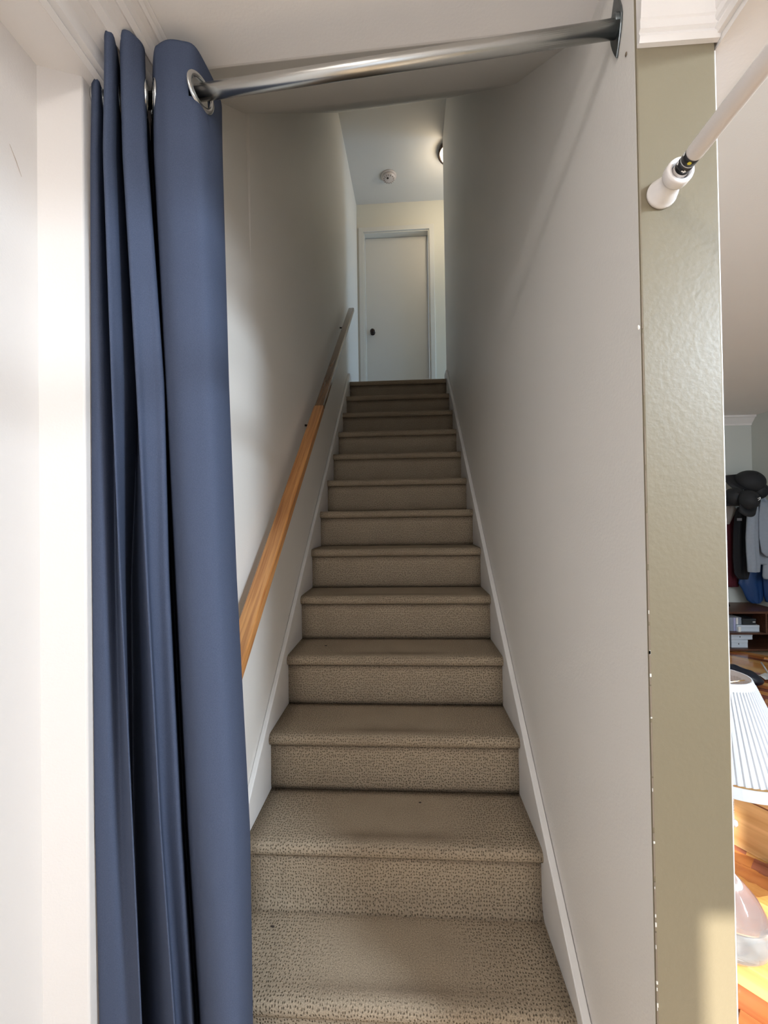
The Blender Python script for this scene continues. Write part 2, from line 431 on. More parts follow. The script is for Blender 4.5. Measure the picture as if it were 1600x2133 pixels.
# ------------------------------------------------------------------ diagonal strip floor of the right room
rnd = random.Random(5)
cols_w = [(srgb(196, 128, 66), srgb(222, 160, 92)), (srgb(148, 78, 42), srgb(186, 108, 60)), (srgb(122, 66, 48), srgb(160, 92, 66)),
          (srgb(206, 148, 84), srgb(236, 186, 118)), (srgb(170, 96, 50), srgb(204, 130, 72)), (srgb(134, 74, 56), srgb(176, 108, 84))]
WM = [wood(f'strip_floor_{i}', a_, b_, .22, 'X', .35, coat=.55) for i, (a_, b_) in enumerate(cols_w)]
ang = radians(135)
Dx, Nx = Vector((cos(ang), sin(ang), 0)), Vector((-sin(ang), cos(ang), 0))   # plank direction / across
pw = .078
fl = bpy.data.objects['floor']
count = 0
stuffbm = bmesh.new()
meshes = {}
def plank_mesh(Lq, mi):
    k = (Lq, mi)
    if k not in meshes:
        bm = bmesh.new(); box(bm, -Lq/2, Lq/2, -pw/2+.0006, pw/2-.0006, -.012, 0)
        me = bpy.data.meshes.new('plank'); bm.to_mesh(me); bm.free(); me.materials.append(WM[mi]); meshes[k] = me
    return meshes[k]
for k in range(-70, 10):
    off = k*pw
    t = -1.6 + rnd.random()*.7
    while t < 6.5:
        Lq = rnd.choice([.5, .7, .9, 1.1])
        c = Dx*(t+Lq/2-1.5) + Nx*off
        mi = rnd.randrange(6); Lr = Lq
        t += Lq
        if not (.75 < c.x < XFAR-.1 and -.3 < c.y < YFAR-.1): continue
        ends = [c+Dx*Lr/2, c-Dx*Lr/2]
        if any(e.x < .56 or e.x > XFAR+.05 or e.y > YFAR+.05 or e.y < YB for e in ends): continue
        # only the wedge the opening shows gets separate boards
        vis = any(.70 < (c+Dx*s).x/max(.3, (c+Dx*s).y) < 1.08 and (c+Dx*s).y > .6 for s in (-Lr/2, 0, Lr/2))
        if vis and count < 290:
            o = bpy.data.objects.new('plank', plank_mesh(Lr, mi)); C.objects.link(o)
            o.parent = fl; o.location = c; o.rotation_euler = (0, 0, ang)
            count += 1

# ------------------------------------------------------------------ staircase
st = empty('staircase', (-.0635, NY(1), 0), 'steep straight staircase covered in worn beige looped carpet between white walls', 'staircase')
SX0, SX1 = -.5135, .3865
def sheet(name, pts, wear, parent, thick=.008, nx=14):
    "pts: profile (y,z) from front to back; wear(u, arclen, i) -> (r,g)"
    bm = bmesh.new(); uvl = bm.loops.layers.uv.new('UVMap'); col = bm.loops.layers.color.new('wear')
    s = [0]
    for a_, b_ in zip(pts, pts[1:]): s.append(s[-1]+math.dist(a_, b_))
    G = []; info = {}
    for i, (y, z) in enumerate(pts):
        row = []
        for k in range(nx+1):
            x = SX0 + (SX1-SX0)*k/nx
            v = bm.verts.new((x, y, z)); row.append(v); info[v] = (x, s[i], i)
        G.append(row)
    for i in range(len(G)-1):
        for k in range(nx):
            f = bm.faces.new((G[i][k], G[i][k+1], G[i+1][k+1], G[i+1][k])); f.smooth = True
            for l in f.loops:
                x, q, ii = info[l.vert]; l[uvl].uv = (x, q+name_off)
                r, g = wear(x, ii); l[col] = (r, g, 0, 1)
    me = bpy.data.meshes.new(name); bm.to_mesh(me); bm.free(); me.materials.append(M_carpet)
    o = bpy.data.objects.new(name, me); C.objects.link(o); o.parent = parent
    o.matrix_parent_inverse = Matrix.Translation(parent.location).inverted()
    so_ = o.modifiers.new('solid', 'SOLIDIFY'); so_.thickness = thick; so_.offset = -1
    return o
def bell(x, w, c=-.06): return math.exp(-abs((x-c)/w)**2.6)
for n in range(1, 14):
    T0, y0 = NZ(n), NY(n); name_off = n*.4+.013*n
    yb = (NY(n+1)+.024) if n < 13 else YEND
    r = .0205
    pts = [(y0+.028, T0-.040), (y0+.0205, T0-.041)]
    for k in range(1, 8):
        a_ = -pi/2 - pi*k/8
        pts.append((y0+r+r*cos(a_), T0-r+r*sin(a_)))
    pts.append((y0+.021, T0)); 
    nose = len(pts)
    N_ = 9 if n < 13 else 12
    for k in range(1, N_+1):
        y = y0+.021 + (yb-y0-.021)*k/N_
        pts.append((y, T0))
    yfront = [p_[0] for p_ in pts]
    def wear(x, i, pts=pts, y0=y0, yb=yb, nose=nose, n=n):
        y, z = pts[i]
        if i < nose-2: return (.25*bell(x, .33), .55*bell(x, .36))
        t = (y-y0)/(yb-y0)
        w = bell(x, .30)*(1 if t > .12 else .7)
        g = max(0, 1-abs(t-.20)/.16)*.95*bell(x, .33) + max(0, (t-.80)/.2)*.8  # worn band behind the nosing, then darker towards the next riser
        return (w*(1-max(0, (t-.85)/.15)), g)
    sheet('tread', pts, wear, st)
    # riser
    zb = NZ(n-1) if n > 1 else 0
    yr = y0+.024
    rp = [(yr, zb), (yr-.003, zb+.02), (yr-.001, zb+.06), (yr, zb+.11), (yr, T0-.040)]
    if n == 2: rp = [(yr-.022, zb), (yr-.012, zb+.010), (yr-.005, zb+.028), (yr-.001, zb+.06), (yr, zb+.11), (yr, T0-.040)]
    name_off += 5.3
    rp = rp[:-1] + [(rp[-1][0], rp[-1][1]-.03), rp[-1]]
    def riser_tone(x, i, rp=rp):
        z = rp[i][1]-rp[0][1]
        return (.12, .75 if z < .005 else (.45 if z < .03 else (.9 if i == len(rp)-1 else .12)))  # darker at the foot and directly under the nosing
    sheet('riser', rp, riser_tone, st)

# stringers: skirt boards along both walls
def stringer(x0, x1, ya):
    bm = bmesh.new()
    top = lambda y: NZ(3)+(y-NY(3))*(RISE/RUN)+.052
    yb = NY(13)
    poly = [(ya, 0), (ya, top(ya)), (yb, top(yb)), (yb+.03, NZ(13)+.085), (YRE-.005, NZ(13)+.085), (YRE-.005, NZ(13)-.1), (NY(13)-.3, NZ(13)-.6), (ya+.35, 0)]
    prism(bm, [(x0, y, z) for y, z in poly], (x1-x0, 0, 0))
    return bm
o = obj('stringer', stringer(SX0-.0178, SX0, 1.02), M_trim2, st, bevel=.003, world=True); tag(o, 'white painted skirt board on the handrail side')
o = obj('stringer', stringer(SX1, SX1+.0205, .86), M_trim2, st, bevel=.003, world=True); tag(o, 'white painted skirt board on the plain wall side')
# lint and specks on the carpet
M_speck = mat('dark_speck', (.03, .02, .015, 1), .8)
for (px, py, n, s) in ((679, 1345, 4, .006), (875, 1672, 2, .005), (568, 1930, 1, .006)):
    q = at(px, py, z=NZ(n)+.001); bm = bmesh.new()
    bmesh.ops.create_icosphere(bm, subdivisions=2, radius=s); bmesh.ops.scale(bm, verts=bm.verts, vec=(1, .45, .3))
    o = obj('carpet_fleck', bm, M_speck, smooth=True); o.location = q + Vector((0, 0, .001))
    tag(o, {679: 'tiny black fleck lying on the left side of the fourth carpeted tread', 875: 'small brown fleck in the middle of the second tread', 568: 'brown fleck on the left of the lowest carpeted tread beside the curtain'}[px], 'debris')

# ------------------------------------------------------------------ handrail
Pn, Pf = at(567, 1096, x=-.495), at(726, 641, x=-.495)
dr = (Pf-Pn); slope = dr.z/dr.y
RW, RH = .050, .034
ry0, ry1 = .98, Pf.y
zat = lambda y: Pn.z + slope*(y-Pn.y)
hr = empty('handrail', (-.47, 1.0, zat(1.0)-.05), 'long square-edged wooden handrail sloping up the left stair wall', 'handrail')
def railbm(ya, yb, grow=0):
    bm = bmesh.new(); x0, x1 = -.495-grow, -.495+RW
    w = Vector((0, -slope, 1)).normalized()*RH
    A = lambda x, y, k: Vector((x, y, zat(y))) - w*k
    hexa(bm, [A(x0, ya, 1), A(x1, ya, 1), A(x1, yb, 1), A(x0, yb, 1), A(x0, ya, 0), A(x1, ya, 0), A(x1, yb, 0), A(x0, yb, 0)])
    return bm
yj = at(655, 835, x=-.495).y
tag(obj('rail_section', railbm(ry0, yj-.001, .003), M_oak, hr, bevel=.005, seg=3, world=True), 'honey coloured lower length')
tag(obj('rail_section', railbm(yj, ry1), M_oakshade, hr, bevel=.007, seg=3, world=True), 'glossy upper length with shade painted into its colour')
for px, py in ((640, 876), (711, 664)):
    yb_ = at(px, py, x=-.52).y; zb_ = zat(yb_)
    bm = bmesh.new(); z0 = zb_-.065
    lathe(bm, [(0, .024), (.004, .024), (.007, .018), (.010, .009)], (XL-.012, yb_, z0), (1, 0, 0), 20)
    tube(bm, [(XL-.004, yb_, z0), (-.495, yb_, z0-.004), (-.478, yb_, z0+.010), (-.472, yb_, z0+.034)], .0055, 10)
    obj('bracket', bm, M_bronze, hr, smooth=True, world=True)

# ------------------------------------------------------------------ upstairs hall
bm = bmesh.new(); box(bm, -.75, -.457, YEND, YEND+T, 2.56, HC); box(bm, .313, 3.1, YEND, YEND+T, 2.56, HC); box(bm, -.457, .313, YEND, YEND+T, 4.758, HC); box(bm, -.457, .313, YEND, YEND+T, 2.56, NZ(13))
struct('wall_upstairs', bm, M_hall)
struct('wall_upstairs_right', boxbm(3.0, 3.1, 3.85, YEND, 2.56, HC), M_hall)
struct('wall_upstairs_back', boxbm(.5375, 3.1, YRE-.11, YRE-.01, 2.68, HC), M_hall)
struct('floor_upstairs', boxbm(.39, 3.1, YRE-.1, YEND, 2.56, NZ(13)), mat('upstairs_carpet', (.3, .25, .19, 1), .95))
struct('baseboard_upstairs', boxbm(XR-.012, XR, 3.86, YRE+.012, NZ(13), NZ(13)+.085), M_trim2)
# door
dx0, dx1, dz1 = -.457, .313, 4.758
YD = YEND
dr_ = empty('door_1', ((dx0+dx1)/2, YD, NZ(13)), kind='structure')
bm = bmesh.new()
cw = .055
box(bm, dx0-cw, dx0, YD-.016, YD, NZ(13), dz1+cw); box(bm, dx1, dx1+cw, YD-.016, YD, NZ(13), dz1+cw); box(bm, dx0-cw, dx1+cw, YD-.0165, YD, dz1, dz1+cw)
obj('door_casing', bm, M_doorw, dr_, bevel=.004, world=True)
bm = bmesh.new()
box(bm, dx0, dx0+.012, YD+.001, YD+.135, NZ(13), dz1); box(bm, dx1-.012, dx1, YD+.001, YD+.135, NZ(13), dz1); box(bm, dx0+.012, dx1-.012, YD+.001, YD+.135, dz1-.012, dz1)
obj('door_jamb', bm, M_doorw, dr_, world=True)
M_slab = mat('paint_door_slab', (.70, .68, .64, 1), .4)
obj('door_panel', boxbm(dx0+.015, dx1-.015, YD+.085, YD+.12, NZ(13)+.008, dz1-.016), M_slab, dr_, bevel=.001, world=True)
kb = at(776, 690, y=YD+.04)
bm = bmesh.new(); lathe(bm, [(0, .030), (.006, .030), (.009, .013), (.028, .011), (.033, .022), (.045, .029), (.058, .027), (.066, .014), (.068, .001)], (kb.x, YD+.0845, kb.z), (0, -1, 0), 24)
tag(obj('door_knob', bm, M_bronze, dr_, smooth=True, world=True), 'dark round door knob')
# smoke detector
sd = empty('smoke_detector', (-.134, 4.375, HC), 'round white smoke detector on the upstairs ceiling in front of the door', 'smoke detector')
M_sd = mat('aged_white_plastic', (.62, .55, .52, 1), .4)
bm = bmesh.new(); lathe(bm, [(0, .082), (.008, .082), (.012, .078)], (0, 0, 0), (0, 0, -1), 36); obj('base_plate', bm, M_sd, sd, smooth=True)
bm = bmesh.new(); lathe(bm, [(.010, .070), (.028, .068), (.038, .058), (.042, .03), (.043, .001)], (0, 0, 0), (0, 0, -1), 36); obj('cover', bm, M_sd, sd, smooth=True)
bm = bmesh.new()
for k in range(14):
    a_ = 2*pi*k/14
    box(bm, -.0025, .0025, .044, .060, -.042, -.034, rot=Matrix.Rotation(a_, 3, 'Z'))
obj('vent_slots', bm, mat('slot_dark', (.26, .20, .17, 1), .8), sd)
bm = bmesh.new(); lathe(bm, [(.040, .012), (.046, .011), (.047, .001)], (-.012, -.02, 0), (0, 0, -1), 20); obj('test_button', bm, M_bronze, sd, smooth=True)
# ceiling light
LX, LY = .525, 4.10
cl = empty('ceiling_light', (LX, LY, HC), 'lit flush ceiling lamp with a bronze rim upstairs, half hidden by the stair wall', 'ceiling lamp')
bm = bmesh.new(); lathe(bm, [(0, .135), (.02, .150), (.045, .155), (.055, .148), (.05, .135), (.02, .128)], (0, 0, 0), (0, 0, -1), 48, cap=False)
obj('rim', bm, M_bronze, cl, smooth=True)
M_glow = bpy.data.materials.new('lamp_glass'); M_glow.use_nodes = True
pg = M_glow.node_tree.nodes['Principled BSDF']; pg.inputs['Emission Color'].default_value = (1, .86, .62, 1); pg.inputs['Emission Strength'].default_value = 6
bm = bmesh.new(); lathe(bm, [(.030, .132), (.06, .125), (.09, .10), (.108, .06), (.114, .02), (.115, .001)], (0, 0, 0), (0, 0, -1), 40)
obj('glass_shade', bm, M_glow, cl, smooth=True)
pl = bpy.data.lights.new('ceiling_light_bulb', 'POINT'); pl.energy = 5.6; pl.color = (1, .83, .60); pl.shadow_soft_size = .11
po = bpy.data.objects.new('ceiling_light_bulb', pl); C.objects.link(po); po.location = (LX, LY, HC-.26)

# ------------------------------------------------------------------ curtain rod
RZ = 2.317
A_, B_ = Vector((XR, .775, RZ)), Vector((-.653, .849, RZ))
rdir = (B_-A_).normalized()
rod_at = lambda x: A_ + (B_-A_)*((x-A_.x)/(B_.x-A_.x))
rd = empty('curtain_rod', A_, 'thick chrome curtain rod spanning the top of the stair opening', 'curtain rod')
bm = bmesh.new(); tube(bm, [A_, B_], .0143, 32); obj('pole', bm, M_chrome, rd, smooth=True, world=True)
def flange(c, nx_):
    bm = bmesh.new(); poly = []
    for k in range(24):
        a_ = 2*pi*k/24
        # pointed oval plate
        rr_y = .021*(1-abs(sin(a_))**1.6)*(1 if cos(a_) >= 0 else -1)
        rr_z = .062*sin(a_)
        poly.append((c.x, c.y+rr_y, c.z+rr_z))
    prism(bm, poly, (nx_*.004, 0, 0))
    lathe(bm, [(.002, .0175), (.010, .0170), (.012, .0145)], c, (nx_, 0, 0), 28)
    return bm
obj('end_bracket', flange(A_+Vector((-.0005, .002, .008)), -1), M_darkmetal, rd, bevel=.0015, world=True)
obj('end_bracket', flange(B_+Vector((.0005, 0, 0)), 1), M_darkmetal, rd, bevel=.0015, world=True)

# ------------------------------------------------------------------ curtain
rows = [100, 300, 800, 1200, 1720, 2133]
# (pixel columns at the rows above, depth at top, depth at bottom); pleats read left to right
cp_ = [   # columns, depth top, depth bottom, drop of the heading
 ([206, 200, 200, 204, 214, 226], .880, .890, .08),
 ([194, 189, 188, 189, 196, 207], .850, .860, .09),
 ([188, 184, 183, 184, 190, 200], .820, .826, .068),
 ([194, 190, 192, 194, 200, 212], .808, .812, .045),
 ([206, 203, 212, 220, 230, 248], .806, .812, .018),
 ([222, 219, 236, 240, 254, 272], .870, .805, .0),
 ([224, 221, 238, 248, 266, 285], .850, .796, .0),
 ([219, 217, 235, 250, 274, 293], .790, .792, 0),
 ([219, 216, 234, 251, 276, 295], .772, .800, 0),
 ([226, 224, 244, 257, 274, 291], .768, .850, 0),
 ([240, 240, 264, 262, 272, 288], .788, .905, 0),
 ([255, 259, 287, 272, 279, 296], .880, .920, 0),
 ([258, 262, 290, 284, 296, 314], .890, .880, 0),
 ([254, 259, 288, 300, 324, 350], .835, .810, 0),
 ([251, 256, 285, 304, 333, 363], .800, .790, 0),
 ([254, 259, 288, 307, 335, 365], .787, .798, 0),
 ([266, 271, 302, 312, 337, 366], .787, .840, 0),
 ([282, 288, 322, 330, 350, 380], .798, .850, 0),
 ([296, 302, 338, 347, 372, 398], .812, .835, 0),
 ([301, 306, 342, 352, 378, 405], .830, .850, 0),
 ([299, 306, 340, 352, 378, 405], .880, .910, 0),
 ([306, 313, 343, 358, 384, 411], .955, .965, 0),
 ([316, 321, 346, 366, 392, 419], .930, .945, 0),
 ([318, 321, 346, 366, 392, 419], .870, .900, 0),
 ([322, 323, 348, 369, 395, 422], .825, .845, 0),
 ([330, 333, 357, 378, 405, 431], .815, .810, 0),
 ([350, 354, 376, 396, 423, 448], .808, .792, 0),
 ([378, 386, 406, 422, 450, 472], .812, .786, 0),
 ([404, 416, 437, 452, 482, 496], .822, .798, 0),
 ([426, 440, 459, 474, 504, 514], .858, .828, 0),
 ([446, 457, 472, 487, 516, 523], .905, .865, 0),
 ([459, 462, 476, 492, 520, 526], .945, .900, 0),
 ([458, 460, 474, 490, 517, 523], .975, .935, 0),
 ([448, 452, 466, 482, 508, 513], .985, .950, 0),
]
def interp_rows(vals, r):
    if r <= rows[0]: return vals[0]
    for i in range(len(rows)-1):
        if r <= rows[i+1]:
            t = (r-rows[i])/(rows[i+1]-rows[i]); return vals[i]*(1-t)+vals[i+1]*t
    return vals[-1] + (vals[-1]-vals[-2])*(r-rows[-1])/(rows[-1]-rows[-2])*.5
ZT, ZB = 2.405, .03
NR = 90
def section(z):
    t = (ZT-z)/(ZT-ZB); P = []
    for px, yt, yb_, drop in cp_:
        y = yt*(1-t)+yb_*t
        row = 1078 - (z-EYE)*F_PX/(y*1.03)
        q = at(interp_rows(px, row), row, y=y); P.append(Vector((max(q.x, -.649), y, z-drop*max(0, 1-(ZT-z)/.25))))
    # Catmull-Rom
    out = []
    for i in range(len(P)-1):
        p0, p1, p2, p3 = P[max(i-1, 0)], P[i], P[i+1], P[min(i+2, len(P)-1)]
        for k in range(5):
            s = k/5
            out.append(.5*((2*p1)+(p2-p0)*s+(2*p0-5*p1+4*p2-p3)*s*s+(3*p1-p0-3*p2+p3)*s**3))
    out.append(P[-1]); return out
zs = [ZT - (ZT-ZB)*((k/NR)**1.0) for k in range(NR+1)]
zs = [ZT-.0055*k for k in range(16)] + [ZT-.0825-(ZT-.0825-ZB)*k/70 for k in range(1, 71)]
secs = [section(z) for z in zs]
cur = empty('curtain', (-.55, .87, 0), 'navy blue pleated eyelet curtain bunched at the left of the staircase', 'curtain')
# eyelets where the cloth crosses the rod
eyes = []
k0 = min(range(len(zs)), key=lambda i: abs(zs[i]-RZ))
sec = secs[k0]
for i in range(len(sec)-1):
    fa = sec[i].y - rod_at(sec[i].x).y; fb = sec[i+1].y - rod_at(sec[i+1].x).y
    if fa*fb < 0:
        s = fa/(fa-fb); c = sec[i].lerp(sec[i+1], s); tan = (sec[min(i+3, len(sec)-1)]-sec[max(0, i-2)]); tan.z = 0; tan.normalize()
        eyes.append((Vector((c.x, c.y, RZ)), tan))
bm = bmesh.new()
G = [[bm.verts.new(p) for p in s_] for s_ in secs]
for i in range(len(G)-1):
    for k in range(len(G[0])-1):
        c = (G[i][k].co+G[i+1][k+1].co)/2
        if any((c-e).length < .027 for e, _ in eyes): continue
        bm.faces.new((G[i][k], G[i+1][k], G[i+1][k+1], G[i][k+1]))
for v in [v for v in bm.verts if not v.link_faces]: bm.verts.remove(v)
o = obj('cloth', bm, M_navy, cur, smooth=True, world=True)
sm = o.modifiers.new('solid', 'SOLIDIFY'); sm.thickness = .0025; sm.offset = 0
M_eye = mat('eyelet_nickel', (.55, .56, .56, 1), .22, metal=1)
for e, tan in eyes:
    nrm = tan.cross(Vector((0, 0, 1))).normalized()
    bm = bmesh.new(); ring(bm, e, nrm, .0305, .0055, 36, 10, .7)
    lathe(bm, [(-.004, .026), (.004, .026)], e, nrm, 36, cap=False)
    obj('eyelet', bm, M_eye, cur, smooth=True, world=True)

# ------------------------------------------------------------------ tension rod on the olive wall end
TX, TZ = .444, 1.958
tr = empty('tension_rod', (TX, YF-.0035, TZ), 'slim white tension rod running from the olive wall end towards the camera', 'tension rod')
Y0 = YF-.0035
bm = bmesh.new()
lathe(bm, [(0, .0225), (.001, .0245), (.005, .0248), (.007, .0235), (.012, .0225), (.022, .0185), (.030, .0160), (.034, .0162), (.0365, .0200), (.040, .0212), (.050, .0212), (.0535, .0200), (.0535, .0150), (.050, .0142), (.040, .0135)], (TX, Y0, TZ), (0, -1, 0), 40, cap=False)
obj('end_cap', bm, M_plastic, tr, smooth=True, world=True)
bm = bmesh.new(); tube(bm, [(TX, Y0-.01, TZ), (TX, Y0-.10, TZ)], .0118, 28); obj('inner_tube', bm, M_tubew, tr, smooth=True, world=True)
bm = bmesh.new(); tube(bm, [(TX, Y0-.056, TZ), (TX, Y0-.0695, TZ)], .0121, 28)
tube(bm, [(TX, Y0-.0705, TZ), (TX, Y0-.084, TZ)], .0121, 28)
bd = obj('printed_band', bm, M_black, tr, smooth=True, world=True)
M_silver = mat('silver_line', (.6, .6, .6, 1), .3, metal=.6)
bm = bmesh.new(); tube(bm, [(TX, Y0-.0693, TZ), (TX, Y0-.0707, TZ)], .0122, 28); obj('silver_line', bm, M_silver, tr, smooth=True, world=True)
M_yel = mat('yellow_print', srgb(220, 205, 60), .4); M_whp = mat('white_print', (.85, .85, .85, 1), .4)
def print_patch(bm, dy, a0, shape):
    vs = []
    for (u, v) in shape:
        a_ = a0+u/.0123
        vs.append(bm.verts.new((TX+.01235*cos(a_), Y0-dy-v, TZ+.01235*sin(a_))))
    bm.faces.new(vs)
arrow = [(-.0035, -.001), (0, -.001), (0, -.003), (.004, 0), (0, .003), (0, .001), (-.0035, .001)]
blob = [(-.003, -.001), (-.001, -.003), (.0025, -.002), (.003, .001), (0, .0028), (-.002, .002)]
bm = bmesh.new(); print_patch(bm, .0775, radians(250), blob); obj('yellow_arrow', bm, M_yel, tr, world=True)
bm = bmesh.new(); print_patch(bm, .0625, radians(255), arrow); print_patch(bm, .0635, radians(170), arrow); print_patch(bm, .078, radians(165), blob)
obj('white_arrow', bm, M_whp, tr, world=True)
bm = bmesh.new(); lathe(bm, [(0, .0112), (0, .0127), (.002, .0129), (2.30, .0129), (2.30, .0)], (TX, Y0-.083, TZ), (0, -1, 0), 28, cap=False)
obj('outer_tube', bm, M_tubew, tr, smooth=True, world=True)
bm = bmesh.new(); lathe(bm, [(0, .0248), (.006, .0245), (.03, .016), (.05, .021), (.055, .013), (.30, .0122)], (TX, YB+.0, TZ), (0, 1, 0), 32)
obj('end_cap', bm, M_plastic, tr, smooth=True, world=True)

# chipped paint along the corner, nail and a scratch
M_crack = mat('crack_brown', srgb(120, 106, 90), .9); M_chip = mat('chip_white', (.62, .59, .53, 1), .8)
bm = bmesh.new(); r3 = random.Random(3)
z = .1
while z < 1.78:
    L_ = r3.uniform(.03, .11)
    if not (z > 1.45 and r3.random() < .2):
        w_ = .0026 if z < 1.35 else .0016
        box(bm, XR+.0002, XR+.0002+w_, YF-.0040, YF-.0030, z, z+L_)
    z += L_+r3.uniform(.002, .012)
o = obj('corner_crack', bm, M_crack, bpy.data.objects['wall_end_olive'])
bm = bmesh.new()
for k in range(16):
    z = r3.uniform(.45, 1.25); s = r3.uniform(.001, .0028)
    box(bm, XR+.0002, XR+.0002+s, YF-.0048, YF-.003, z, z+r3.uniform(.002, .007))
obj('paint_chips', bm, M_chip, bpy.data.objects['wall_end_olive'])
q = at(1330, 682, y=YF-.004)
bm = bmesh.new(); bmesh.ops.create_icosphere(bm, subdivisions=2, radius=.0035); bmesh.ops.scale(bm, verts=bm.verts, vec=(.7, .5, 1.2))
o = obj('nail_head', bm, M_chip, smooth=True); o.location = q; tag(o, 'tiny white nail head on the corner of the olive wall end', 'nail')
q = at(1304, 113, x=XR-.001)
bm = bmesh.new(); bmesh.ops.create_icosphere(bm, subdivisions=2, radius=.003); bmesh.ops.scale(bm, verts=bm.verts, vec=(.4, 1, 1.3))
o = obj('screw_hole', bm, M_crack, smooth=True); o.location = q; tag(o, 'small brown screw hole just below the right curtain rod bracket', 'hole')
a_, b_ = at(20, 300, x=XW+.0008), at(45, 368, x=XW+.0008)
bm = bmesh.new(); tube(bm, [a_, (a_+b_)/2+Vector((0, .001, 0)), b_], [.0003, .0007, .0003], 6)
obj('scratch', bm, mat('scratch_brown', (.45, .36, .30, 1), .8), bpy.data.objects['wall_left'])

# ------------------------------------------------------------------ right room furniture
# table lamp standing on the floor
lx, ly = 1.035, 1.43
tl = empty('table_lamp', (lx, ly, 0), 'white pleated shade lamp with a clear glass globe base standing on the wood floor', 'lamp')
M_shade = mat('pleated_white_fabric', (.62, .64, .68, 1), .8)
M_shade.node_tree.nodes['Principled BSDF'].inputs['Transmission Weight'].default_value = 0
M_glass = bpy.data.materials.new('clear_glass'); M_glass.use_nodes = True
pgl = M_glass.node_tree.nodes['Principled BSDF']; pgl.inputs['Transmission Weight'].default_value = .93; pgl.inputs['Roughness'].default_value = .05
pgl.inputs['Base Color'].default_value = (.88, .90, .93, 1); pgl.inputs['IOR'].default_value = 1.45
zt_, zb_, rt_, rb_ = .870, .580, .082, .20
nple = 66
bm = bmesh.new(); rings_ = []
for k in range(13):
    t = k/12; z = zt_-.02+(zb_+.03-(zt_-.02))*t; R0 = rt_+(rb_-rt_)*((zt_-z)/(zt_-zb_))
    rg = []
    for j in range(nple*6):
        a_ = 2*pi*j/(nple*6); ph = (j % 6)/6
        saw = (.0032 if ph < .34 else (.0012 if ph < .67 else -.0012))
        rg.append((R0*cos(a_)+saw*cos(a_), R0*sin(a_)+saw*sin(a_), z))
    rings_.append(rg)
loft(bm, rings_, cap=False)
o = obj('shade', bm, M_shade, tl); mo = o.modifiers.new('solid', 'SOLIDIFY'); mo.thickness = .0015
for (z, R0, h) in ((zt_-.012, rt_+.004, .022), (zb_+.014, rb_+.002, .028)):
    bm = bmesh.new()
    sl = (rb_-rt_)/(zt_-zb_)
    n = 64
    loft(bm, [[((R0+o_ - (zz)*sl)*cos(2*pi*k/n), (R0+o_-(zz)*sl)*sin(2*pi*k/n), z+zz) for k in range(n)] for zz, o_ in ((-h/2, 0), (-h/2, .003), (h/2, .003), (h/2, 0), (-h/2, 0))], cap=False)
    obj('shade_band', bm, M_shade, tl, smooth=False)
bm = bmesh.new(); lathe(bm, [(.008, .10), (.03, .116), (.06, .122), (.10, .116), (.15, .09), (.19, .055), (.22, .028), (.25, .022)], (0, 0, 0), (0, 0, 1), 48, cap=True)
obj('glass_base', bm, M_glass, tl, smooth=True)
bm = bmesh.new(); lathe(bm, [(.25, .024), (.27, .024), (.28, .010), (.50, .008), (.51, .018), (.57, .018), (.58, .006), (.84, .003)], (0, 0, 0), (0, 0, 1), 20); obj('stem', bm, M_brass, tl, smooth=True)
bm = bmesh.new()
for k in range(3):
    a_ = 2*pi*k/3; tube(bm, [(0, 0, .838), (rt_*cos(a_), rt_*sin(a_), .850)], .0015, 6)
obj('shade_spider', bm, M_brass, tl)
q = at(1528, 1668, y=ly-.11); q2 = at(1529, 1716, y=ly-.11)
bm = bmesh.new(); z = zb_+.02
while z > q2.z+.014:
    m_ = Matrix.Translation((q.x-lx, -.11, z)); bmesh.ops.create_icosphere(bm, subdivisions=1, radius=.0021, matrix=m_); z -= .0052
obj('pull_chain', bm, M_whp, tl, smooth=True)
bm = bmesh.new(); lathe(bm, [(0, .003), (.004, .009), (.013, .0105), (.02, .007), (.023, .001)], (q.x-lx, -.11, q2.z+.014), (0, 0, -1), 16); obj('pull_knob', bm, M_plastic, tl, smooth=True)

# blond wooden chest at 45 degrees behind the lamp
P0, P1 = at(1525, 1757, z=0), at(1600, 1799, z=0)
dd = (P1-P0); dd.z = 0; dd.normalize(); nn = Vector((-dd.y, dd.x, 0))
if nn.y < 0: nn = -nn
ch = empty('wooden_chest', P0, 'low blond wooden chest with a thin dark inlay behind the white lamp', 'chest', rz=math.atan2(dd.y, dd.x))
hz = .255
def lbox(x0, x1, y0, y1, z0, z1): return boxbm(x0, x1, y0, y1, z0, z1)
yy = .34 if (Matrix.Rotation(-math.atan2(dd.y, dd.x), 3, 'Z') @ nn).y > 0 else -.34
y0_, y1_ = (0, yy) if yy > 0 else (yy, 0)
obj('body', lbox(-.35, .42, y0_, y1_, 0, hz-.045), M_birch, ch, bevel=.002)
obj('lid', lbox(-.352, .422, y0_-.002, y1_+.002, hz-.038, hz), M_birch, ch, bevel=.003)
obj('inlay_strip', lbox(-.348, .418, y0_+.003, y1_-.003, hz-.046, hz-.037), M_birchdark, ch)

